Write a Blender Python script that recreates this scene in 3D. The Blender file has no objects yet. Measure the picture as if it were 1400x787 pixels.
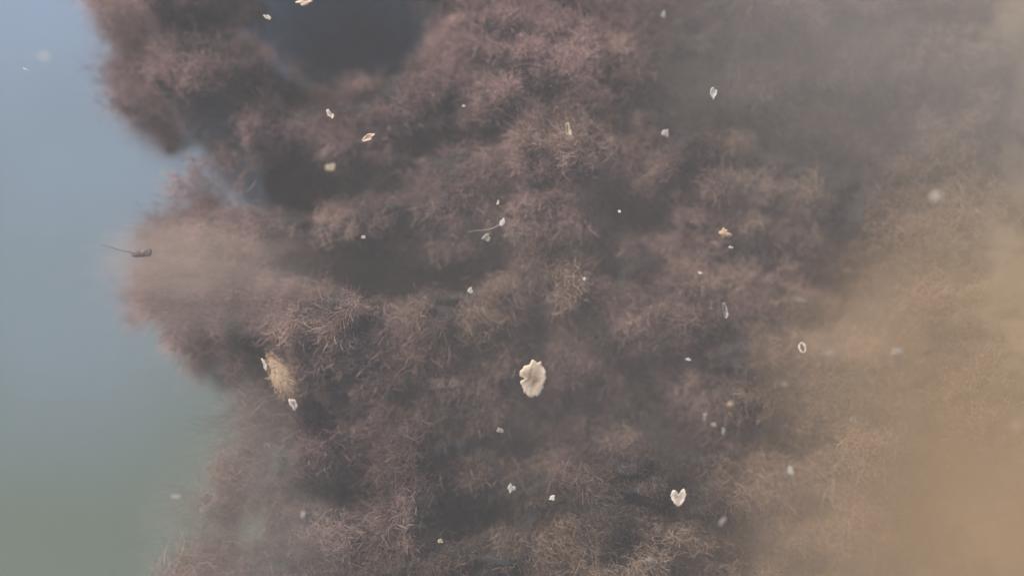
import bpy, math, random
import numpy as np
from mathutils import Vector, Matrix, noise as mnoise

random.seed(7)
rng = np.random.default_rng(7)
scene = bpy.context.scene
R = math.radians

# ------------------------------------------------------------------ camera
TILT, DIST = R(9), 2.2
TANH = 0.318
CAM = Vector((0, -math.sin(TILT) * DIST, math.cos(TILT) * DIST))
FWD = (-CAM).normalized()
RIGHT = Vector((1, 0, 0))
UP = RIGHT.cross(FWD)
cd = bpy.data.cameras.new("camera")
cam = bpy.data.objects.new("camera", cd)
scene.collection.objects.link(cam)
cam.location = CAM
cam.rotation_euler = (TILT, 0, 0)
cd.sensor_width = 36
cd.lens = 18 / TANH
cd.clip_start = 0.02
cd.clip_end = 200
cd.dof.use_dof = True
cd.dof.focus_distance = 2.08
cd.dof.aperture_fstop = 0.55
scene.camera = cam

# ------------------------------------------------------------------ light
SUN_ELEV, SUN_ROT = R(42), R(-40)
w = bpy.data.worlds.new("World")
scene.world = w
w.use_nodes = True
nt = w.node_tree
bg = nt.nodes["Background"]
sky = nt.nodes.new("ShaderNodeTexSky")
sky.sky_type = 'NISHITA'
sky.sun_disc = False
sky.sun_elevation = SUN_ELEV
sky.sun_rotation = SUN_ROT
nt.links.new(sky.outputs[0], bg.inputs[0])
bg.inputs[1].default_value = 0.09
sl = bpy.data.lights.new("sun", 'SUN')
sl.energy = 3.5
sl.angle = R(8)
sl.color = (1.0, 0.91, 0.79)
sun = bpy.data.objects.new("sun", sl)
scene.collection.objects.link(sun)
sdir = Vector((math.sin(SUN_ROT) * math.cos(SUN_ELEV), math.cos(SUN_ROT) * math.cos(SUN_ELEV), math.sin(SUN_ELEV)))
sun.rotation_euler = sdir.to_track_quat('Z', 'Y').to_euler()
sun.location = sdir * 8
scene.view_settings.view_transform = 'Standard'
scene.view_settings.look = 'None'
scene.view_settings.exposure = 0.78
scene.view_settings.gamma = 1.0
scene.cycles.max_bounces = 6
scene.cycles.volume_bounces = 2
scene.cycles.volume_step_rate = .6
scene.cycles.transparent_max_bounces = 12

# ------------------------------------------------------------------ helpers
K = 2 * TANH / 1400.0

def at(px, py, z=0.0):
    """point at height z that stands under the photograph's pixel"""
    d = FWD + RIGHT * ((px - 700) * K) + UP * ((393.5 - py) * K)
    return CAM + d * ((z - CAM.z) / d.z)

def to_px(x, y, z=0.0):
    dx, dy, dz = x - CAM.x, y - CAM.y, z - CAM.z
    f = dx * FWD.x + dy * FWD.y + dz * FWD.z
    f = np.maximum(f, 0.05)
    u = dx * UP.x + dy * UP.y + dz * UP.z
    return 700 + dx / f / K, 393.5 - u / f / K

def sstep(a, b, t):
    t = np.clip((t - a) / (b - a), 0, 1)
    return t * t * (3 - 2 * t)

# value-noise fbm in numpy
_perm = rng.random((256, 256))
def vnoise(x, y):
    xi, yi = np.floor(x).astype(int), np.floor(y).astype(int)
    fx, fy = x - xi, y - yi
    fx, fy = fx * fx * fx * (fx * (6 * fx - 15) + 10), fy * fy * fy * (fy * (6 * fy - 15) + 10)
    a, b = _perm[xi & 255, yi & 255], _perm[(xi + 1) & 255, yi & 255]
    c, d = _perm[xi & 255, (yi + 1) & 255], _perm[(xi + 1) & 255, (yi + 1) & 255]
    return (a * (1 - fx) + b * fx) * (1 - fy) + (c * (1 - fx) + d * fx) * fy

def fbm(x, y, octv=5, g=0.5):
    s, a, t = 0, 1, 0
    for i in range(octv):
        s = s + a * vnoise(x * 2 ** i + 17.3 * i, y * 2 ** i + 9.1 * i)
        t += a
        a *= g
    return s / t      # 0..1

def col(c, k=1.0):
    return (c[0] * k, c[1] * k, c[2] * k, 1)

def srgb(r, g, b):
    f = lambda v: (v / 255 / 12.92) if v <= 10 else ((v / 255 + 0.055) / 1.055) ** 2.4
    return (f(r), f(g), f(b))

def new_mat(name):
    m = bpy.data.materials.new(name)
    m.use_nodes = True
    m.node_tree.nodes.clear()
    return m, m.node_tree

def N(t, kind, **kw):
    n = t.nodes.new(kind)
    for k, v in kw.items():
        setattr(n, k, v)
    return n

def link_obj(name, me, parent=None):
    o = bpy.data.objects.new(name, me)
    scene.collection.objects.link(o)
    if parent:
        o.parent = parent
    return o

def tag(o, label=None, cat=None, group=None, kind=None):
    for k, v in (('label', label), ('category', cat), ('group', group), ('kind', kind)):
        if v:
            o[k] = v
    return o

def np_mesh(name, V, F, mat, attrs=None, smooth=True):
    """V (n,3), F (m,k) all faces with k corners"""
    me = bpy.data.meshes.new(name)
    n, (m, k) = len(V), F.shape
    me.vertices.add(n)
    me.vertices.foreach_set("co", np.ascontiguousarray(V, dtype=np.float32).ravel())
    me.loops.add(m * k)
    me.loops.foreach_set("vertex_index", np.ascontiguousarray(F, dtype=np.int32).ravel())
    me.polygons.add(m)
    me.polygons.foreach_set("loop_start", np.arange(0, m * k, k, dtype=np.int32))
    me.polygons.foreach_set("use_smooth", np.full(m, smooth))
    for an, av in (attrs or {}).items():
        a = me.attributes.new(an, 'FLOAT', 'POINT')
        a.data.foreach_set("value", np.ascontiguousarray(av, dtype=np.float32))
    me.materials.append(mat)
    me.update(calc_edges=True)
    return me

# ------------------------------------------------------------------ the shape of the place
# left edge of the weed bank, photograph x for a few photograph y
EY = np.array([-400, 0, 60, 130, 200, 250, 300, 350, 420, 480, 560, 620, 700, 787, 1100])
EX = np.array([80, 185, 205, 222, 248, 262, 268, 240, 285, 330, 340, 335, 310, 270, 200])
# hollows: px, py, rx, ry, depth
HOLLOWS = [(462, 10, 108, 84, .34), (400, 245, 80, 42, .26), (325, 258, 45, 26, .20), (500, 374, 95, 30, .34), (640, 368, 50, 27, .24),
           (735, 440, 30, 50, .15), (820, 350, 26, 26, .10), (475, 672, 48, 20, .20), (650, 705, 65, 32, .16),
           (620, 190, 90, 16, .13), (870, 560, 100, 60, .11), (1150, 410, 70, 70, .06), (1010, 180, 50, 30, .06),
           (575, 320, 50, 20, .08), (850, 280, 50, 30, .06), (430, 130, 60, 30, .05), (260, 40, 40, 22, .08),
           (700, 260, 45, 25, .05), (745, 590, 60, 60, .06), (960, 620, 60, 50, .05), (540, 250, 50, 30, .05)]

def pool(px, py):
    """the holes in the weed, their floor painted with the blue of the water"""
    a = (fbm(px / 42, py / 34, 4) - .5) * 1.5
    return np.maximum(sstep(1.2, .7, ((px - 462) / 128) ** 2 + ((py + 5) / 104) ** 2 + a),
                      sstep(1.2, .7, ((px - 392) / 58) ** 2 + ((py - 248) / 30) ** 2 + a) * .35)

def bank_height(x, y):
    px, py = to_px(x, y)
    wob = (fbm(x * 6 + 3, y * 6 + 5, 3) - .5) * 210 + (vnoise(x * 21 + 5, y * 21) - .5) * 70 + (vnoise(x * 48, y * 48) - .5) * 26
    edge = np.interp(py, EY, EX)
    s = sstep(-10, 45, px - edge + wob)                    # 0 in the open water, 1 on the bank
    h = -.9 * (1 - s)
    hol = np.zeros_like(px)
    for (hx, hy, rx, ry, d) in HOLLOWS:
        q = ((px - hx + wob * .15) / rx) ** 2 + ((py - hy + wob * .15) / ry) ** 2
        hol += d * np.exp(-q ** 1.3)
    h -= hol * s
    h += s * ((fbm(x * 5, y * 5, 3) - .5) * .16 + (fbm(x * 16 + 7, y * 16, 3) - .5) * .05)
    wx, wy = x + (fbm(x * 12, y * 12 + 4, 2) - .5) * .06, y + (fbm(x * 12 + 8, y * 12, 2) - .5) * .06
    bil = np.abs(fbm(wx * 12, wy * 21 + 3, 2) * 2 - 1)
    bil2 = np.abs(fbm(wx * 34 + 9, wy * 34, 2) * 2 - 1)
    fluff = 1 - sstep(1000, 1250, px)
    h += s * (.35 + .65 * fluff) * (np.minimum(bil, .45) * .085 + np.minimum(bil2, .5) * .02 * fluff)
    sand = sstep(1150, 1480, px + (fbm(x * 4, y * 4 + 8, 3) - .5) * 260 + sstep(300, 787, py) * 70)
    h = h * (1 - .8 * sand) + .03 * sand + sand * (fbm(x * 3 + 5, y * 2, 3) - .5) * .12
    return h, s, hol, sand

# ------------------------------------------------------------------ materials
def seabed_material():
    m, t = new_mat("silt_and_sand")
    out = N(t, 'ShaderNodeOutputMaterial')
    b = N(t, 'ShaderNodeBsdfPrincipled')
    b.inputs['Roughness'].default_value = .95
    b.inputs['Specular IOR Level'].default_value = .1
    tc = N(t, 'ShaderNodeNewGeometry')
    def noise(scale, det=6):
        n = N(t, 'ShaderNodeTexNoise')
        n.inputs['Scale'].default_value = scale
        n.inputs['Detail'].default_value = det
        t.links.new(tc.outputs['Position'], n.inputs['Vector'])
        return n
    def ramp(src, stops):
        r = N(t, 'ShaderNodeValToRGB')
        el = r.color_ramp.elements
        while len(el) < len(stops):
            el.new(.5)
        for e, (p, c) in zip(el, stops):
            e.position = p
            e.color = col(c)
        t.links.new(src, r.inputs[0])
        return r
    mud = ramp(noise(22).outputs[0], [(.3, (.018, .020, .023)), (.52, (.032, .032, .035)), (.72, (.06, .052, .05))])
    sandc = ramp(noise(5).outputs[0], [(.3, (.12, .095, .068)), (.5, (.165, .128, .088)), (.72, (.22, .17, .112))])
    silt = ramp(noise(1.2, 3).outputs[0], [(.3, (.10, .132, .108)), (.7, (.12, .152, .12))])  # silt floor with the green of the deep water put into its colour
    water_blue = ramp(noise(1.5, 3).outputs[0], [(.3, (.18, .25, .36)), (.7, (.21, .29, .41))])  # blue of sky and water scatter, painted onto the floor
    a3 = N(t, 'ShaderNodeAttribute', attribute_name='water_blue')
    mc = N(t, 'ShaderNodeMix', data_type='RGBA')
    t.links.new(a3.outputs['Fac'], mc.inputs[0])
    t.links.new(silt.outputs[0], mc.inputs[6]); t.links.new(water_blue.outputs[0], mc.inputs[7])
    a1 = N(t, 'ShaderNodeAttribute', attribute_name='sand')
    a2 = N(t, 'ShaderNodeAttribute', attribute_name='bank')
    m1 = N(t, 'ShaderNodeMix', data_type='RGBA')
    t.links.new(a1.outputs['Fac'], m1.inputs[0])
    t.links.new(mud.outputs[0], m1.inputs[6]); t.links.new(sandc.outputs[0], m1.inputs[7])
    m2 = N(t, 'ShaderNodeMix', data_type='RGBA')
    t.links.new(a2.outputs['Fac'], m2.inputs[0])
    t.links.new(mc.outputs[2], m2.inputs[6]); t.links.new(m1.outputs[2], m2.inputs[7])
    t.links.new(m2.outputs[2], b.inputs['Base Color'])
    bp = N(t, 'ShaderNodeBump')
    bp.inputs['Strength'].default_value = .5
    bp.inputs['Distance'].default_value = .01
    t.links.new(noise(60).outputs[0], bp.inputs['Height'])
    t.links.new(bp.outputs[0], b.inputs['Normal'])
    t.links.new(b.outputs[0], out.inputs[0])
    return m

def weed_material(name, dark, mid, pale, alpha=1.0, trans=.35):
    m, t = new_mat(name)
    out = N(t, 'ShaderNodeOutputMaterial')
    a = N(t, 'ShaderNodeAttribute', attribute_name='tone')
    r = N(t, 'ShaderNodeValToRGB')
    el = r.color_ramp.elements
    el.new(.5)
    for e, p, c in zip(el, (0, .5, 1), (dark, mid, pale)):
        e.position = p
        e.color = col(c)
    t.links.new(a.outputs['Fac'], r.inputs[0])
    d = N(t, 'ShaderNodeBsdfDiffuse')
    tr = N(t, 'ShaderNodeBsdfTranslucent')
    h = N(t, 'ShaderNodeAttribute', attribute_name='hue')
    hm = N(t, 'ShaderNodeMix', data_type='RGBA', blend_type='MULTIPLY')
    hm.inputs[0].default_value = 1
    hr = N(t, 'ShaderNodeMix', data_type='RGBA')
    hr.inputs[6].default_value = (.97, .96, .85, 1); hr.inputs[7].default_value = (1.04, .95, 1.05, 1)
    t.links.new(h.outputs['Fac'], hr.inputs[0])
    t.links.new(r.outputs[0], hm.inputs[6]); t.links.new(hr.outputs[2], hm.inputs[7])
    t.links.new(hm.outputs[2], d.inputs[0]); t.links.new(hm.outputs[2], tr.inputs[0])
    mx = N(t, 'ShaderNodeMixShader'); mx.inputs[0].default_value = trans
    t.links.new(d.outputs[0], mx.inputs[1]); t.links.new(tr.outputs[0], mx.inputs[2])
    last = mx
    if alpha < 1:
        tp = N(t, 'ShaderNodeBsdfTransparent')
        m2 = N(t, 'ShaderNodeMixShader'); m2.inputs[0].default_value = alpha
        t.links.new(tp.outputs[0], m2.inputs[1]); t.links.new(mx.outputs[0], m2.inputs[2])
        last = m2
    t.links.new(last.outputs[0], out.inputs[0])
    return m

M_bed = seabed_material()
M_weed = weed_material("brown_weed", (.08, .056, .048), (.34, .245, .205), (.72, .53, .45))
M_wisp = weed_material("pale_weed_wisp", (.16, .12, .115), (.24, .18, .165), (.34, .26, .23), alpha=.30, trans=.5)
M_dark = weed_material("dark_weed", (.07, .05, .047), (.14, .10, .09), (.22, .16, .14))

# ------------------------------------------------------------------ seabed: one sheet, fine under the view, coarse outside
def seabed():
    gx = np.unique(np.concatenate([np.linspace(-14, -1.3, 24), np.linspace(-1.3, 1.1, 800), np.linspace(1.1, 14, 24)]))
    gy = np.unique(np.concatenate([np.linspace(-12, -.9, 20), np.linspace(-.9, 1.2, 620), np.linspace(1.2, 16, 26)]))
    X, Y = np.meshgrid(gx, gy)
    h, s, hol, sand = bank_height(X.ravel(), Y.ravel())
    V = np.stack([X.ravel(), Y.ravel(), h], 1)
    nx, ny = len(gx), len(gy)
    water_blue = sstep(-.22, .85, Y.ravel() + (fbm(X.ravel() * 1.3, Y.ravel() * 1.3, 3) - .5) * .8)  # painted water tint: green at the near side, blue farther back
    i = (np.arange(ny - 1)[:, None] * nx + np.arange(nx - 1)[None, :]).ravel()
    F = np.stack([i, i + 1, i + nx + 1, i + nx], 1)
    me = np_mesh("seabed", V, F, M_bed, {'sand': sand, 'bank': sstep(.8, 1.0, s) * (1 - pool(*to_px(X.ravel(), Y.ravel()))), 'water_blue': water_blue})
    return tag(link_obj("seabed", me), kind='structure')
seabed()

# ------------------------------------------------------------------ weed: ribbons grown in tufts
def ribbons(P0, D0, L, W, tone0, tone1, curl=.9, segs=4, lift=0.0, drift=(0, 0, 0)):
    """numpy ribbons: roots P0 (n,3), first directions D0, lengths, widths -> V, F, tone"""
    n = len(P0)
    D = D0 / np.linalg.norm(D0, axis=1, keepdims=True)
    bend = rng.normal(size=(n, 3))
    side0 = np.cross(D, rng.normal(size=(n, 3)))
    side0 /= np.linalg.norm(side0, axis=1, keepdims=True) + 1e-9
    pts, p = [P0], P0.copy()
    d = D.copy()
    for k in range(segs):
        bend = bend * .55 + rng.normal(size=(n, 3)) * .8
        d = d + bend * curl * .35 + np.array(drift) + np.array([0, 0, lift])
        d /= np.linalg.norm(d, axis=1, keepdims=True) + 1e-9
        p = p + d * (L / segs)[:, None]
        pts.append(p)
    P = np.stack(pts, 1)                                   # n, segs+1, 3
    tt = np.linspace(0, 1, segs + 1)
    wid = (W[:, None] * (1 - .75 * tt[None, :] ** 1.5)) * .5
    A = P - side0[:, None, :] * wid[:, :, None]
    B = P + side0[:, None, :] * wid[:, :, None]
    V = np.stack([A, B], 2).reshape(-1, 3)                 # per strand 2*(segs+1)
    base = (np.arange(n) * 2 * (segs + 1))[:, None] + (np.arange(segs) * 2)[None, :]
    base = base.ravel()
    F = np.stack([base, base + 1, base + 3, base + 2], 1)
    tone = tone0[:, None] * (1 - tt)[None, :] + tone1[:, None] * tt[None, :]
    tone = np.repeat(tone, 2, axis=1).ravel()
    return V, F, tone

def tuft_ribbons(C, rad, ton, per, width, curl=1.25, segs=3, flat=.75, drift=(0, 0, 0)):
    """round fluffy tufts at centres C; strands radiate from each centre"""
    n = len(C)
    idx = np.repeat(np.arange(n), per)
    m = len(idx)
    D = rng.normal(size=(m, 3))
    D[:, 2] = np.abs(D[:, 2]) * flat + .15
    D /= np.linalg.norm(D, axis=1, keepdims=True)
    r = rad[idx]
    fa = (fbm(C[:, 0] * 2.3 + 31, C[:, 1] * 3.1 + 7, 2) - .5) * 5.5 + math.pi      # the way the water combs the weed
    lean = np.stack([np.cos(fa), np.sin(fa) * .8, np.full(n, .12)], 1) * rng.uniform(.5, 1.5, n)[:, None]
    D = D + lean[idx]
    D /= np.linalg.norm(D, axis=1, keepdims=True)
    P0 = C[idx] + rng.normal(size=(m, 3)) * (r * .38)[:, None]
    L = r * rng.uniform(.45, 1.15, m)
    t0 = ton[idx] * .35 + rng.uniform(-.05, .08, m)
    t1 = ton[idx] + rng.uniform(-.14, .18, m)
    W = width * rng.uniform(.6, 1.4, m)
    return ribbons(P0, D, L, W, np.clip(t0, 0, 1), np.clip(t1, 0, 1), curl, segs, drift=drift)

def join(parts):
    V, F, T, o = [], [], [], 0
    for v, f, t in parts:
        V.append(v); F.append(f + o); T.append(t); o += len(v)
    return np.concatenate(V), np.concatenate(F), np.concatenate(T)

# tuft centres over the whole bank (plus what lies just outside the frame)
def scatter(n, r0, r1, seedoff, fmin=.39, hmin=.10):
    px = rng.uniform(60, 1560, n); py = rng.uniform(-140, 900, n)
    pts = np.array([at(a, b)[:] for a, b in zip(px, py)])
    h, s, hol, sand = bank_height(pts[:, 0], pts[:, 1])
    f = fbm(pts[:, 0] * 13 + 3, pts[:, 1] * 24, 4, .6)
    keep = (s > .02) & (rng.random(n) < np.clip(1.25 - hol * 7, hmin, 1) * (1 - pool(px, py) * .99)) & (rng.random(n) > sstep(.25, .8, sand + (f - .5) * .6)) & (f > fmin)
    pts[:, 2] = h
    return pts[keep], px[keep], py[keep], hol[keep], sand[keep], f[keep], rng.uniform(r0, r1, keep.sum())

TUFTS = []
def rim(n):
    py = rng.uniform(-60, 860, n)
    px = np.interp(py, EY, EX) + rng.normal(size=n) * 44
    lump = fbm(px / 60, py / 60, 3)
    px = px - (lump - .45) * 90 - 14
    z = rng.uniform(-.30, .02, n)
    pts = np.array([at(a, b, c)[:] for a, b, c in zip(px, py, z)])
    h, s, hol, sand = bank_height(pts[:, 0], pts[:, 1])
    near = bank_height(pts[:, 0] + .06, pts[:, 1])[1]
    keep = (near > .35) & (lump > .38)
    k = keep.sum()
    rad = rng.uniform(.018, .045, k)
    ton = np.clip(.5 + (lump[keep] - .5) * 1.6 + rng.normal(size=k) * .12, .05, 1)
    TUFTS.append((pts[keep], px[keep], py[keep], rad, ton, 120, .0009))
rim(1500)
for (n, r0, r1, per, wd, lift, fmin, hmin) in ((8000, .011, .028, 85, .0009, .010, .39, .10), (6500, .007, .015, 50, .0008, .018, .39, .10), (7000, .008, .020, 36, .0011, .002, .0, .45)):
    C, px, py, hol, sand, f, rad = scatter(n, r0, r1, n * .01, fmin, hmin)
    C[:, 2] += lift * rng.uniform(.2, 1.2, len(C)) * np.clip(1 - hol * 5, 0, 1)
    big = fbm(C[:, 0] * 3.2 + 40, C[:, 1] * 3.2, 3)
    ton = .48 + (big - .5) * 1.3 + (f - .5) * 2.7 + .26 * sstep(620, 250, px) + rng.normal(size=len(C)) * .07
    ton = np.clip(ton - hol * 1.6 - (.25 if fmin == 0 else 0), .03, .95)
    TUFTS.append((C, px, py, rad, ton, per, wd))

CLUMPS = [  # px, py, radius, label
    (265, 65, 75, "pinkish brown weed clump over blue water at the upper left corner of the bank"),
    (300, 150, 70, "ragged pinkish weed clump just below left of the dark blue hollow"),
    (335, 215, 55, "brown weed clump on the edge of open water, left of a small dark pit"),
    (505, 120, 60, "lumpy grey brown weed clump bordering the dark blue hollow on its lower right"),
    (645, 35, 65, "mauve weed clump on the right shore of the dark blue hollow at the top"),
    (600, 290, 55, "smooth brown weed clump between the long dark pit and the small upper pit"),
    (560, 460, 80, "broad soft weed mound directly below the long dark pit"),
    (455, 570, 70, "tangled fine weed clump right of the tan pod with white slivers"),
    (370, 420, 60, "pale brown weed clump facing the open water below the drifting wisps"),
    (590, 620, 65, "tangled ochre brown weed clump left of the faint grey scrap"),
    (820, 640, 70, "warm brown weed clump between the small white scrap and the heart shaped one"),
    (880, 410, 70, "hazy mauve weed mound between the tiny speck and the curved pale sliver"),
    (800, 110, 70, "mauve weed clump above the yellowish notched flake"),
    (980, 250, 60, "dim brown weed clump above the tan orange lump"),
    (440, 740, 60, "brown weed clump at the bottom edge below the small pale chip"),
]
assign = []
for (C, px, py, rad, ton, per, wd) in TUFTS:
    a = np.full(len(C), -1)
    best = np.full(len(C), 1.0)
    for i, (cx, cy, cr, _) in enumerate(CLUMPS):
        q = np.hypot(px - cx, py - cy) / cr
        m = q < best
        a[m] = i; best[m] = q[m]
    assign.append(a)

def build_tufts(sel):
    parts = []
    for (C, px, py, rad, ton, per, wd), a in zip(TUFTS, assign):
        m = a == sel
        if m.any():
            parts.append(tuft_ribbons(C[m], rad[m], ton[m], per, wd))
    return join(parts) if parts else None

def hue(V):
    """mauve kind of weed towards the upper left, ochre brown kind towards the lower right, mixed in patches"""
    return sstep(-.75, .65, V[:, 1] * .9 - V[:, 0] + (fbm(V[:, 0] * 5 + 2, V[:, 1] * 5, 3) - .5) * 1.6)

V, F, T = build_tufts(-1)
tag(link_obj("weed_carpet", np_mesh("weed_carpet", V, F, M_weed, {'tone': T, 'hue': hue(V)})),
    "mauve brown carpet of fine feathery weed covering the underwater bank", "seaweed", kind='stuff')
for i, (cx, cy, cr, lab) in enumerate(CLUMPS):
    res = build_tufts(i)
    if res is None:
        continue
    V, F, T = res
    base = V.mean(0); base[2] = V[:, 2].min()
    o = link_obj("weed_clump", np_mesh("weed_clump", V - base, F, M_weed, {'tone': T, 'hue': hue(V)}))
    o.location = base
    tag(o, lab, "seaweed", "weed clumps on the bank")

# ------------------------------------------------------------------ long drifting wisps on the left
def wisp_bunch(name, label, boxes, n, mat, L0, L1, W, z0, z1, drift, tone=(.3, .9)):
    P, D = [], []
    for _ in range(n):
        x0, y0, x1, y1 = random.choice(boxes)
        p = at(random.uniform(x0, x1), random.uniform(y0, y1), random.uniform(z0, z1))
        P.append(p[:]); D.append((-1, random.uniform(-.35, .35), random.uniform(-.2, .25)))
    P = np.array(P); D = np.array(D)
    n = len(P)
    V, F, T = ribbons(P, D, rng.uniform(L0, L1, n), W * rng.uniform(.5, 1.5, n), rng.uniform(tone[0], tone[0] + .2, n),
                      rng.uniform(tone[1] - .3, tone[1], n), curl=.55, segs=7, drift=drift)
    base = V.mean(0); base[2] = V[:, 2].min()
    o = link_obj(name, np_mesh(name, V - base, F, mat, {'tone': T}))
    o.location = base
    return tag(o, label, "seaweed", "long weed wisps drifting over open water")

wisp_bunch("weed_wisp", "pale wisp of weed streaming left over open water at mid height",
           [(230, 300, 330, 430), (260, 330, 380, 450)], 1500, M_wisp, .03, .10, .0011, -.06, .06, (-.10, .02, 0), tone=(.3, .8))
wisp_bunch("weed_wisp", "thin wisp of weed trailing left just below the tan pod",
           [(310, 560, 390, 640)], 700, M_wisp, .03, .08, .0011, -.08, .03, (-.08, -.03, 0), tone=(.1, .5))
wisp_bunch("weed_wisp", "hazy fringe of weed trailing left into green water near the bottom",
           [(260, 670, 350, 800)], 900, M_wisp, .03, .09, .0011, -.1, .03, (-.08, 0, 0), tone=(.1, .5))

# ------------------------------------------------------------------ clouds of stirred-up silt
def plume(px, py, depth, size, color, dens, nscale, cut=.42, rot=0, stretch=(1, 1, 1), seed=0.0):
    """a cloud of silt hanging in the water: an ellipsoid of drifting particles with a ragged density"""
    d = FWD + RIGHT * ((px - 700) * K) + UP * ((393.5 - py) * K)
    p = CAM + d * depth
    import bmesh
    bm = bmesh.new()
    bmesh.ops.create_icosphere(bm, subdivisions=3, radius=1)
    me = bpy.data.meshes.new("silt_cloud"); bm.to_mesh(me); bm.free()
    m, t = new_mat("drifting_silt")
    out = N(t, 'ShaderNodeOutputMaterial')
    v = N(t, 'ShaderNodeVolumePrincipled')
    v.inputs['Color'].default_value = col(color)
    v.inputs['Anisotropy'].default_value = .1
    tc = N(t, 'ShaderNodeTexCoord')
    le = N(t, 'ShaderNodeVectorMath', operation='LENGTH')
    t.links.new(tc.outputs['Object'], le.inputs[0])
    mp = N(t, 'ShaderNodeMapping')
    mp.inputs['Location'].default_value = (seed, seed * .7, 0)
    mp.inputs['Scale'].default_value = stretch
    t.links.new(tc.outputs['Object'], mp.inputs[0])
    no = N(t, 'ShaderNodeTexNoise')
    no.inputs['Scale'].default_value = nscale
    no.inputs['Detail'].default_value = 4
    no.inputs['Distortion'].default_value = .6
    t.links.new(mp.outputs[0], no.inputs['Vector'])
    # (noise - cut - falloff) * gain, clamped
    a = N(t, 'ShaderNodeMath', operation='POWER'); a.inputs[1].default_value = 2
    t.links.new(le.outputs['Value'], a.inputs[0])
    b = N(t, 'ShaderNodeMath', operation='MULTIPLY_ADD'); b.inputs[1].default_value = -.5; 
    t.links.new(a.outputs[0], b.inputs[0]); t.links.new(no.outputs[0], b.inputs[2])
    c = N(t, 'ShaderNodeMapRange'); c.inputs[1].default_value = cut - .3; c.inputs[2].default_value = cut + .3
    c.inputs[3].default_value = 0; c.inputs[4].default_value = dens
    t.links.new(b.outputs[0], c.inputs[0])
    t.links.new(c.outputs[0], v.inputs['Density'])
    t.links.new(v.outputs[0], out.inputs['Volume'])
    me.materials.append(m)
    o = link_obj("silt_cloud", me)
    o.location = p
    o.rotation_euler = (TILT, 0, rot)
    o.scale = size
    tag(o, kind='stuff')
    return o

MAUVE, WARM, SAND, GREY = (.80, .66, .62), (.80, .65, .55), (.80, .63, .43), (.78, .72, .70)
plume(295, 375, 2.10, (.21, .11, .07), (.80, .64, .56), 8, 3.0, cut=.44, stretch=(.8, 1.3, 1), seed=1.3)
plume(235, 350, 2.14, (.13, .08, .05), (.80, .64, .56), 12, 3.0, cut=.47, stretch=(.5, 1.5, 1), seed=2.9)
plume(1400, 700, 2.00, (.40, .50, .13), (.93, .70, .44), 7, 2.0, cut=.37, seed=4.1)
plume(1330, 60, 2.05, (.50, .34, .12), (.84, .76, .70), 2.6, 1.3, cut=.30, seed=7.7)
plume(345, 585, 2.08, (.09, .10, .05), (.62, .60, .52), 5, 2.4, cut=.42, seed=12.4)
plume(330, 735, 2.0, (.17, .16, .06), (.70, .62, .54), 4, 1.8, cut=.38, seed=9.4)
plume(1080, 790, 2.12, (.22, .20, .06), (.86, .66, .50), 6, 1.3, cut=.34, seed=11.4)
plume(800, 430, 2.14, (.60, .46, .06), MAUVE, 2.5, 7, cut=.46, seed=2.2)

# ------------------------------------------------------------------ murky water
def murk():
    x0, x1, y0, y1, z0, z1 = -15, 15, -13, 17, -3.2, 2.3
    V = np.array([(x, y, z) for z in (z0, z1) for y in (y0, y1) for x in (x0, x1)], float)
    F = np.array([(0, 2, 3, 1), (4, 5, 7, 6), (0, 1, 5, 4), (2, 6, 7, 3), (0, 4, 6, 2), (1, 3, 7, 5)])
    m, t = new_mat("murky_water")
    out = N(t, 'ShaderNodeOutputMaterial')
    v = N(t, 'ShaderNodeVolumePrincipled')
    v.inputs['Color'].default_value = (.87, .845, .835, 1)
    v.inputs['Density'].default_value = .055
    v.inputs['Anisotropy'].default_value = .1
    t.links.new(v.outputs[0], out.inputs['Volume'])
    o = link_obj("haze", np_mesh("haze", V, F, m, smooth=False))
    tag(o, kind='stuff')
murk()

# ------------------------------------------------------------------ scraps and flakes drifting in the water
def flake_material(name, face, rim, thin=.25):
    m, t = new_mat(name)
    out = N(t, 'ShaderNodeOutputMaterial')
    a = N(t, 'ShaderNodeAttribute', attribute_name='rim')
    no = N(t, 'ShaderNodeTexNoise'); no.inputs['Scale'].default_value = 120; no.inputs['Detail'].default_value = 4
    g = N(t, 'ShaderNodeNewGeometry'); t.links.new(g.outputs['Position'], no.inputs['Vector'])
    ad = N(t, 'ShaderNodeMath', operation='MULTIPLY_ADD'); ad.inputs[1].default_value = 1.1
    t.links.new(no.outputs[0], ad.inputs[0])
    sb = N(t, 'ShaderNodeMath', operation='SUBTRACT'); sb.inputs[1].default_value = .45
    t.links.new(a.outputs['Fac'], sb.inputs[0]); t.links.new(sb.outputs[0], ad.inputs[2])
    r = N(t, 'ShaderNodeValToRGB')
    r.color_ramp.elements[0].color = col(face); r.color_ramp.elements[0].position = .1
    r.color_ramp.elements[1].color = col(rim); r.color_ramp.elements[1].position = .8
    t.links.new(ad.outputs[0], r.inputs[0])
    b = N(t, 'ShaderNodeBsdfPrincipled'); b.inputs['Roughness'].default_value = .55
    t.links.new(r.outputs[0], b.inputs['Base Color'])
    tr = N(t, 'ShaderNodeBsdfTranslucent'); t.links.new(r.outputs[0], tr.inputs[0])
    mx = N(t, 'ShaderNodeMixShader'); mx.inputs[0].default_value = thin
    t.links.new(b.outputs[0], mx.inputs[1]); t.links.new(tr.outputs[0], mx.inputs[2])
    t.links.new(mx.outputs[0], out.inputs[0])
    return m

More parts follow.
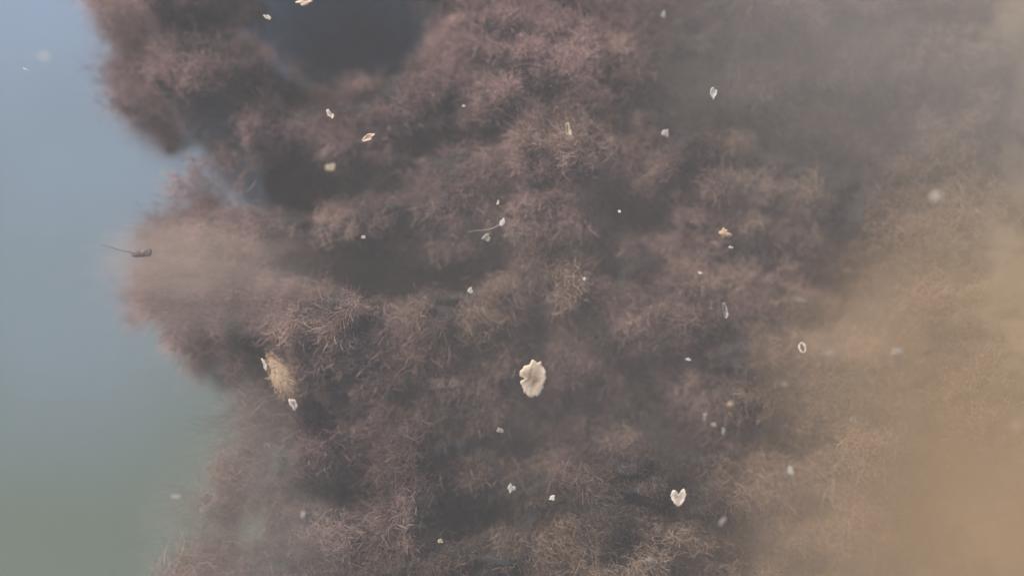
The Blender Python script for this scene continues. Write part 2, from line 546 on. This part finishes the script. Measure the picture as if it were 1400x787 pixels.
FM = {
    'cream': flake_material("cream_shell", (.44, .29, .17), (.84, .67, .48)),
    'white': flake_material("white_flake", (.54, .50, .43), (.72, .68, .60)),
    'pink':  flake_material("pinkish_flake", (.36, .29, .24), (.72, .60, .51)),
    'tan':   flake_material("tan_flake", (.40, .26, .155), (.52, .37, .24)),
    'ochre': flake_material("ochre_flake", (.36, .29, .18), (.52, .43, .29)),
    'grey':  flake_material("grey_flake", (.32, .29, .25), (.48, .44, .39)),
    'dull':  flake_material("dull_flake", (.24, .20, .16), (.36, .31, .26)),
    'blue':  flake_material("bluish_speck", (.42, .52, .56), (.62, .72, .76)),
    'dark':  flake_material("dark_scrap", (.10, .065, .058), (.16, .11, .095), 0),
    'water': flake_material("milky_flake", (.48, .43, .37), (.62, .56, .49)),
}
FRAME = Matrix((RIGHT, UP, -FWD)).transposed()

def flake(name, label, cat, px, py, w, h, mat, ang=0, depth=2.12, outline=None, dish=.10, thick=.22, bump=.10, group="scraps drifting above the weed"):
    """w, h in photograph pixels; a thin dished plate with an irregular lobed rim, tilted a little"""
    rnd = np.random.default_rng(int(px * 31 + py * 7))
    c = CAM + (FWD + RIGHT * ((px - 700) * K) + UP * ((393.5 - py) * K)) * (depth - .05)
    s = K * (c - CAM).dot(FWD)
    n, rings = (72, 9) if max(w, h) > 30 else (36, 6)
    th = np.linspace(0, 2 * np.pi, n, endpoint=False)
    if outline is not None:
        oa = np.radians([q[0] for q in outline]); orr = np.array([q[1] for q in outline])
        rr = np.interp(th, np.append(oa, oa[0] + 2 * np.pi), np.append(orr, orr[0]))
        rr = rr + .03 * np.sin(th * 11 + rnd.uniform(0, 6)) + .025 * np.sin(th * 19 + 1)
    else:
        rr = np.ones(n)
        for k in (2, 3, 4, 5, 7, 9):
            rr += rnd.uniform(.15, .65) / k * np.cos(k * th + rnd.uniform(0, 6.3))
        rr /= rr.max()
    t = np.linspace(0, 1, rings + 1)[1:]
    X = np.concatenate([[0], (t[:, None] * rr * np.cos(th)).ravel()])
    Y = np.concatenate([[0], (t[:, None] * rr * np.sin(th)).ravel()])
    q = np.concatenate([[0], np.repeat(t, n)])
    relief = (fbm(X * 2.2 + px, Y * 2.2 + py, 3) - .5) * bump * 2.2
    Zt = dish * q ** 2 + relief + thick * np.sqrt(np.clip(1 - q ** 3, 0, 1))
    Zb = dish * q ** 2 + relief - thick * .6 * np.sqrt(np.clip(1 - q ** 3, 0, 1)) - .004
    sx, sy = w * s * .5, h * s * .5
    sz = (sx + sy) * .5
    ca, sa = math.cos(ang), math.sin(ang)
    def place(X, Y, Z):
        a, b = X * sx, Y * sy
        return np.stack([a * ca - b * sa, a * sa + b * ca, Z * sz], 1)
    V = np.concatenate([place(X, Y, Zt), place(X, Y, Zb)])
    m = 1 + rings * n
    tri, quad = [], []
    for off, flip in ((0, 0), (m, 1)):
        for i in range(n):
            j = (i + 1) % n
            f = (off, off + 1 + i, off + 1 + j)
            tri.append(f[::-1] if flip else f)
            for k in range(rings - 1):
                a, b = off + 1 + k * n + i, off + 1 + k * n + j
                f = (a, a + n, b + n, b)
                quad.append(f[::-1] if flip else f)
    o1 = 1 + (rings - 1) * n
    for i in range(n):
        j = (i + 1) % n
        quad.append((o1 + i, m + o1 + i, m + o1 + j, o1 + j))
    me = bpy.data.meshes.new(name)
    me.from_pydata(V.tolist(), [], tri + quad)
    for p in me.polygons:
        p.use_smooth = True
    at_ = me.attributes.new('rim', 'FLOAT', 'POINT')
    at_.data.foreach_set("value", np.concatenate([q, q]).astype(np.float32) ** 1.5)
    me.materials.append(FM[mat])
    o = link_obj(name, me)
    o.matrix_world = Matrix.Translation(c) @ (FRAME @ Matrix.Rotation(rnd.uniform(-.25, .25), 3, 'X') @ Matrix.Rotation(rnd.uniform(-.3, .3), 3, 'Y')).to_4x4()
    return tag(o, label, cat, group)

BIG = [(0, .86), (12, .90), (25, .93), (38, .88), (48, .93), (60, 1.0), (68, .90), (74, .86), (82, .98), (92, 1.0), (102, .88),
       (115, .80), (130, .88), (143, .97), (155, 1.0), (165, .98), (172, .93), (176, .66), (180, .64), (184, .86), (192, .90), (205, .88),
       (220, .90), (235, .96), (250, 1.0), (270, .98), (290, .97), (305, .93), (320, .86), (335, .82), (350, .84)]
HEART = [(0, .75), (20, .95), (38, .88), (48, 1.12), (62, 1.05), (68, .8), (80, .42), (98, .25), (108, .60), (122, .95), (135, 1.0),
         (160, .98), (180, .90), (210, .78), (240, .85), (262, .98), (272, 1.02), (282, .95), (300, .76), (330, .70)]
flake("shell_flake", "big cream lobed shell flake with a notch on its left side, the largest scrap", "shell flake",
      729, 517, 40, 54, 'cream', outline=BIG, dish=.05, thick=.08, bump=.07)
flake("shell_flake", "white heart shaped flake with a greyish centre at the lower right", "shell flake",
      928, 679, 24, 26, 'pink', outline=HEART, dish=.15, thick=.08, bump=.2)

F_ = lambda *a, **k: flake("flake", a[0], "flake", *a[1:], **k)
F_("tiny bright white sliver alone in the blue open water at upper left", 35, 95, 10, 4, 'white', ang=-.5)
F_("faint milky blurred scrap just above right of the tiny white sliver in blue water", 61, 78, 18, 11, 'water', depth=1.86)
F_("cream flake cut by the top edge above the dark blue hollow", 418, 2, 30, 14, 'cream', ang=.2)
F_("curled pinkish flake below the dark blue hollow", 452, 157, 9, 17, 'pink', ang=.6, dish=.6)
F_("bright cream flake lying flat with a pointed right end, right of the curled pinkish flake", 504, 188, 25, 10, 'cream', ang=.25, dish=.4)
F_("pale pink weed tip flake on the left shore of the dark blue hollow", 366, 24, 16, 7, 'pink', ang=-.7, depth=2.16)
F_("yellowish oblong flake with a notch, upright near the top centre", 776, 178, 11, 23, 'ochre', ang=.1, dish=.5)
F_("narrow upright white flake in the upper right of the weed", 975, 127, 10, 25, 'white', ang=-.1, dish=.4)
F_("dim pale chip left below the narrow upright white flake", 910, 182, 12, 18, 'grey', depth=2.18)
F_("faint pale dot near the top edge right of centre", 907, 20, 9, 10, 'grey', depth=2.22)
F_("tiny pale dot on the weed between the bright cream flake and the notched flake", 634, 145, 6, 5, 'white', depth=2.16)
F_("dull yellow grey scrap below left of the bright cream flake", 452, 229, 22, 11, 'ochre', ang=.1, depth=2.24)
F_("small bright white wedge standing right of a thin brown twig", 687, 304, 8, 14, 'white', ang=-.15)
F_("tiny pinkish dot above the bright white wedge", 681, 277, 5, 8, 'pink', depth=2.14)
F_("dull tan curled scrap below left of the bright white wedge", 665, 325, 21, 13, 'dull', ang=.3, depth=2.14)
F_("tiny pale pink dot above the long dark pit", 497, 324, 7, 7, 'pink')
F_("greenish white teardrop flake at the right end of the long dark pit", 643, 397, 9, 14, 'white', ang=-.25)
F_("tiny bluish speck on a dark patch right of centre", 847, 289, 5, 5, 'blue')
F_("tiny white speck between the teardrop flake and the hazy mauve mound", 799, 381, 5, 6, 'white')
F_("round tan orange lump on the right side of the weed", 991, 319, 22, 17, 'tan', dish=.0, thick=.5, depth=2.12)
F_("tiny bright speck just below the tan orange lump", 999, 338, 8, 5, 'white', ang=.2)
F_("tiny bright speck left above the curved pale sliver", 957, 373, 7, 5, 'white', ang=-.4)
F_("curved pale sliver with a pointed foot below the tan orange lump", 990, 423, 9, 26, 'grey', ang=.25, dish=.7)
F_("dull pale flat scrap right of the curved pale sliver", 1095, 410, 18, 9, 'dull', ang=-.2, depth=2.0)
F_("small pale dot just above left of the flat dull scrap at right", 1124, 463, 8, 8, 'dull', depth=2.0)
F_("flat dull scrap close to the right of the small white ring", 1136, 483, 20, 9, 'dull', ang=-.2, depth=2.0)
F_("dull pale scrap at the border of the sandy haze, rightmost of the dull scraps", 1226, 481, 20, 12, 'dull', ang=.5, depth=1.97)
F_("small bright fleck with a pale smear left of the white ring", 941, 491, 9, 5, 'white', ang=-.5)
F_("soft round milky blob in the haze near the right edge", 1279, 269, 17, 16, 'water', dish=0, thick=.5, depth=1.88)
F_("pale oblong chip standing upright above right of the heart shaped flake", 1081, 643, 10, 18, 'grey', depth=2.03)
F_("small white crumb between the grey chip and the heart shaped flake", 755, 680, 11, 9, 'white', ang=.3)
F_("grey pale round chip left of the small white crumb", 699, 667, 13, 16, 'grey')
F_("faint grey scrap with a tapering end below left of the big cream flake", 684, 588, 14, 9, 'dull', ang=-.6)
F_("small pale chip near the bottom left of the weed", 414, 703, 9, 11, 'grey', depth=2.02)
F_("tiny yellow dot near the bottom centre", 602, 739, 9, 8, 'ochre')
F_("faint small pale chip in the greenish water at lower left", 241, 678, 12, 6, 'water', ang=.1, depth=2.0)
F_("white sliver at the upper left end of the tan pod", 362, 498, 7, 22, 'pink', ang=.4)
F_("larger white sliver at the lower right end of the tan pod", 401, 552, 11, 27, 'pink', ang=.45)
F_("pale chip at the upper end of a short string of chips, right of lower centre", 964, 569, 8, 13, 'dull', ang=-.3, depth=2.05)
F_("greyish chip at the lower end of a short string of chips", 989, 589, 8, 11, 'dull', depth=2.05)
F_("dim chip in the middle of a short string of chips", 976, 580, 9, 8, 'dull', depth=2.05)
F_("dim tan dot above the short string of chips", 998, 552, 9, 9, 'tan', depth=2.02)
F_("dim pale fleck below the small white ring", 1073, 525, 11, 7, 'dull', ang=-.4, depth=1.98)
F_("dim tan dot in the haze right of the fleck below the ring", 1168, 575, 8, 9, 'dull', depth=1.95)
F_("faint upright smear close to the right edge of the sandy haze", 1390, 585, 9, 19, 'tan', depth=1.9)
F_("faint upright chip right below the heart shaped flake", 988, 712, 9, 16, 'dull', ang=-.5, depth=2.0)
F_("faint chip near the bottom edge below the heart shaped flake", 889, 765, 11, 14, 'dull', depth=2.0)
F_("long blurred pale streak slanting down at the upper right", 1112, 38, 12, 50, 'dull', ang=.6, depth=2.32)

# the small white ring
def ring(px, py, w, h, depth=2.06):
    import bmesh
    d = FWD + RIGHT * ((px - 700) * K) + UP * ((393.5 - py) * K)
    c = CAM + d * depth
    s = K * depth
    V, F = [], []
    n, k = 28, 8
    for i in range(n):
        a = 2 * math.pi * i / n
        r = 1.3 * (1 + .35 * math.sin(a * 2 + 1) + .2 * math.sin(a * 5))
        for j in range(k):
            b = 2 * math.pi * j / k
            V.append(((w / 2 + r * math.cos(b)) * math.cos(a) * s, (h / 2 + r * math.cos(b)) * math.sin(a) * s, r * math.sin(b) * s))
            F.append((i * k + j, ((i + 1) % n) * k + j, ((i + 1) % n) * k + (j + 1) % k, i * k + (j + 1) % k))
    me = bpy.data.meshes.new("ring_flake"); me.from_pydata(V, [], F)
    a_ = me.attributes.new('rim', 'FLOAT', 'POINT'); a_.data.foreach_set("value", np.full(len(V), .9, np.float32))
    for p in me.polygons:
        p.use_smooth = True
    me.materials.append(FM['white'])
    o = link_obj("ring_flake", me)
    o.matrix_world = Matrix.Translation(c) @ (FRAME @ Matrix.Rotation(.3, 3, 'Z')).to_4x4()
    tag(o, "small open white ring in the right part of the weed", "flake", "scraps drifting above the weed")
ring(1097, 475, 8, 13)

# the tan pod, soft and egg shaped, and its fine fuzz
def pod(px, py, w, h, ang, depth=2.10):
    c = at(px, py, .10)
    s = K * (c - CAM).dot(FWD)
    nu, nv = 40, 24
    u = np.linspace(0, 2 * np.pi, nu, endpoint=False); v = np.linspace(.03, np.pi - .03, nv)
    U, W_ = np.meshgrid(u, v)
    rad = np.sin(W_) * (1 + .25 * np.cos(W_)) * (1 + (fbm(U * 2, W_ * 3, 3) - .5) * .3)
    V = np.stack([rad * np.cos(U) * w / 2 * s, -np.cos(W_) * h / 2 * s, rad * np.sin(U) * w / 2.6 * s], -1).reshape(-1, 3)
    i = (np.arange(nv - 1)[:, None] * nu + np.arange(nu)[None, :]).ravel()
    j = (np.arange(nv - 1)[:, None] * nu + (np.arange(nu)[None, :] + 1) % nu).ravel()
    F = np.stack([i, j, j + nu, i + nu], 1)
    o = bpy.data.objects.new("pod", None); scene.collection.objects.link(o)
    o.matrix_world = Matrix.Translation(c) @ (FRAME @ Matrix.Rotation(ang, 3, 'Z')).to_4x4()
    link_obj("body", np_mesh("body", V, F, FM['tan'], {'rim': np.full(len(V), .4)}), o)
    P = V[rng.integers(0, len(V), 1100)]
    a, b, t = ribbons(P, P + rng.normal(size=P.shape) * .004, rng.uniform(.003, .009, len(P)), np.full(len(P), .0007),
                      np.full(len(P), .5), np.full(len(P), .9), curl=1.4, segs=3)
    fz = link_obj("fuzz", np_mesh("fuzz", a, b, FM['tan'], {'rim': t * .5}), o)
    tag(fz, kind='stuff')
    tag(o, "soft tan orange pod at the left edge of the weed between two white slivers", "pod")
pod(384, 514, 30, 62, .5)

# dark scraps held out over the open water
def dark_tuft(px, py, w, h, label, n=380, depth=2.14, ang=0):
    d = FWD + RIGHT * ((px - 700) * K) + UP * ((393.5 - py) * K)
    c = np.array((CAM + d * depth)[:])
    s = K * depth
    A = rng.normal(size=(n, 3)) * .33
    R_, U_, B_ = np.array(RIGHT[:]), np.array(UP[:]), np.array((-FWD)[:])
    x = A[:, 0] * w * s * .5; y = A[:, 1] * h * s * .5
    x, y = x * math.cos(ang) - y * math.sin(ang), x * math.sin(ang) + y * math.cos(ang)
    P = x[:, None] * R_ + y[:, None] * U_ + (A[:, 2] * h * s * .5)[:, None] * B_
    V, F, T = ribbons(P, rng.normal(size=(n, 3)), rng.uniform(.3, .7, n) * h * s, np.full(n, .0022), rng.uniform(0, .4, n), rng.uniform(.3, 1, n), curl=1.6)
    o = link_obj("dark_tuft", np_mesh("dark_tuft", V, F, M_dark, {'tone': T, 'hue': np.ones(len(V))}))
    o.location = c
    tag(o, label, "seaweed")
dark_tuft(172, 147, 40, 17, "small dark brown tuft jutting into open water at the upper left edge", ang=-.4, depth=2.27)
dark_tuft(234, 203, 14, 18, "tiny dark tuft hanging into open water below the jutting brown tuft", n=160, depth=2.27)
dark_tuft(441, 425, 12, 12, "tiny dark tuft just below the left end of the long dark pit", n=120)

def stem(name, label, p, q, r0, r1, mat, parent=None, depth=2.1, sag=6):
    """a thin tapering crooked stalk between two places in the photograph"""
    pts = []
    for k in range(9):
        t = k / 8
        px, py = p[0] + (q[0] - p[0]) * t, p[1] + (q[1] - p[1]) * t + math.sin(t * 5) * sag * .4
        d = FWD + RIGHT * ((px - 700) * K) + UP * ((393.5 - py) * K)
        pts.append(CAM + d * depth)
    V, F = [], []
    for k, c in enumerate(pts):
        r = (r0 + (r1 - r0) * k / 8) * K * depth
        for j in range(8):
            b = 2 * math.pi * j / 8
            V.append(tuple(c - pts[0] + (UP * math.cos(b) - FWD * math.sin(b)) * r))
            if k < 8:
                F.append((k * 8 + j, k * 8 + (j + 1) % 8, (k + 1) * 8 + (j + 1) % 8, (k + 1) * 8 + j))
    me = bpy.data.meshes.new(name); me.from_pydata(V, [], F)
    a_ = me.attributes.new('rim', 'FLOAT', 'POINT'); a_.data.foreach_set("value", np.full(len(V), .5, np.float32))
    me.materials.append(FM[mat])
    o = link_obj(name, me)
    o.location = pts[0]
    return tag(o, label, "twig")
stem("twig", "thin brown twig running left from the bright white wedge", (684, 307), (640, 320), 1.5, .6, 'dark')
stem("twig", "faint dark stalk pointing left from the dark reddish scrap over open water", (178, 344), (138, 335), 1.3, .4, 'dark', depth=2.10, sag=2)
flake("dark_scrap", "dark reddish brown oblong scrap over the open water at left, above mid height", "scrap",
      194, 346, 36, 17, 'dark', depth=2.12, dish=0, thick=.3, group=None)
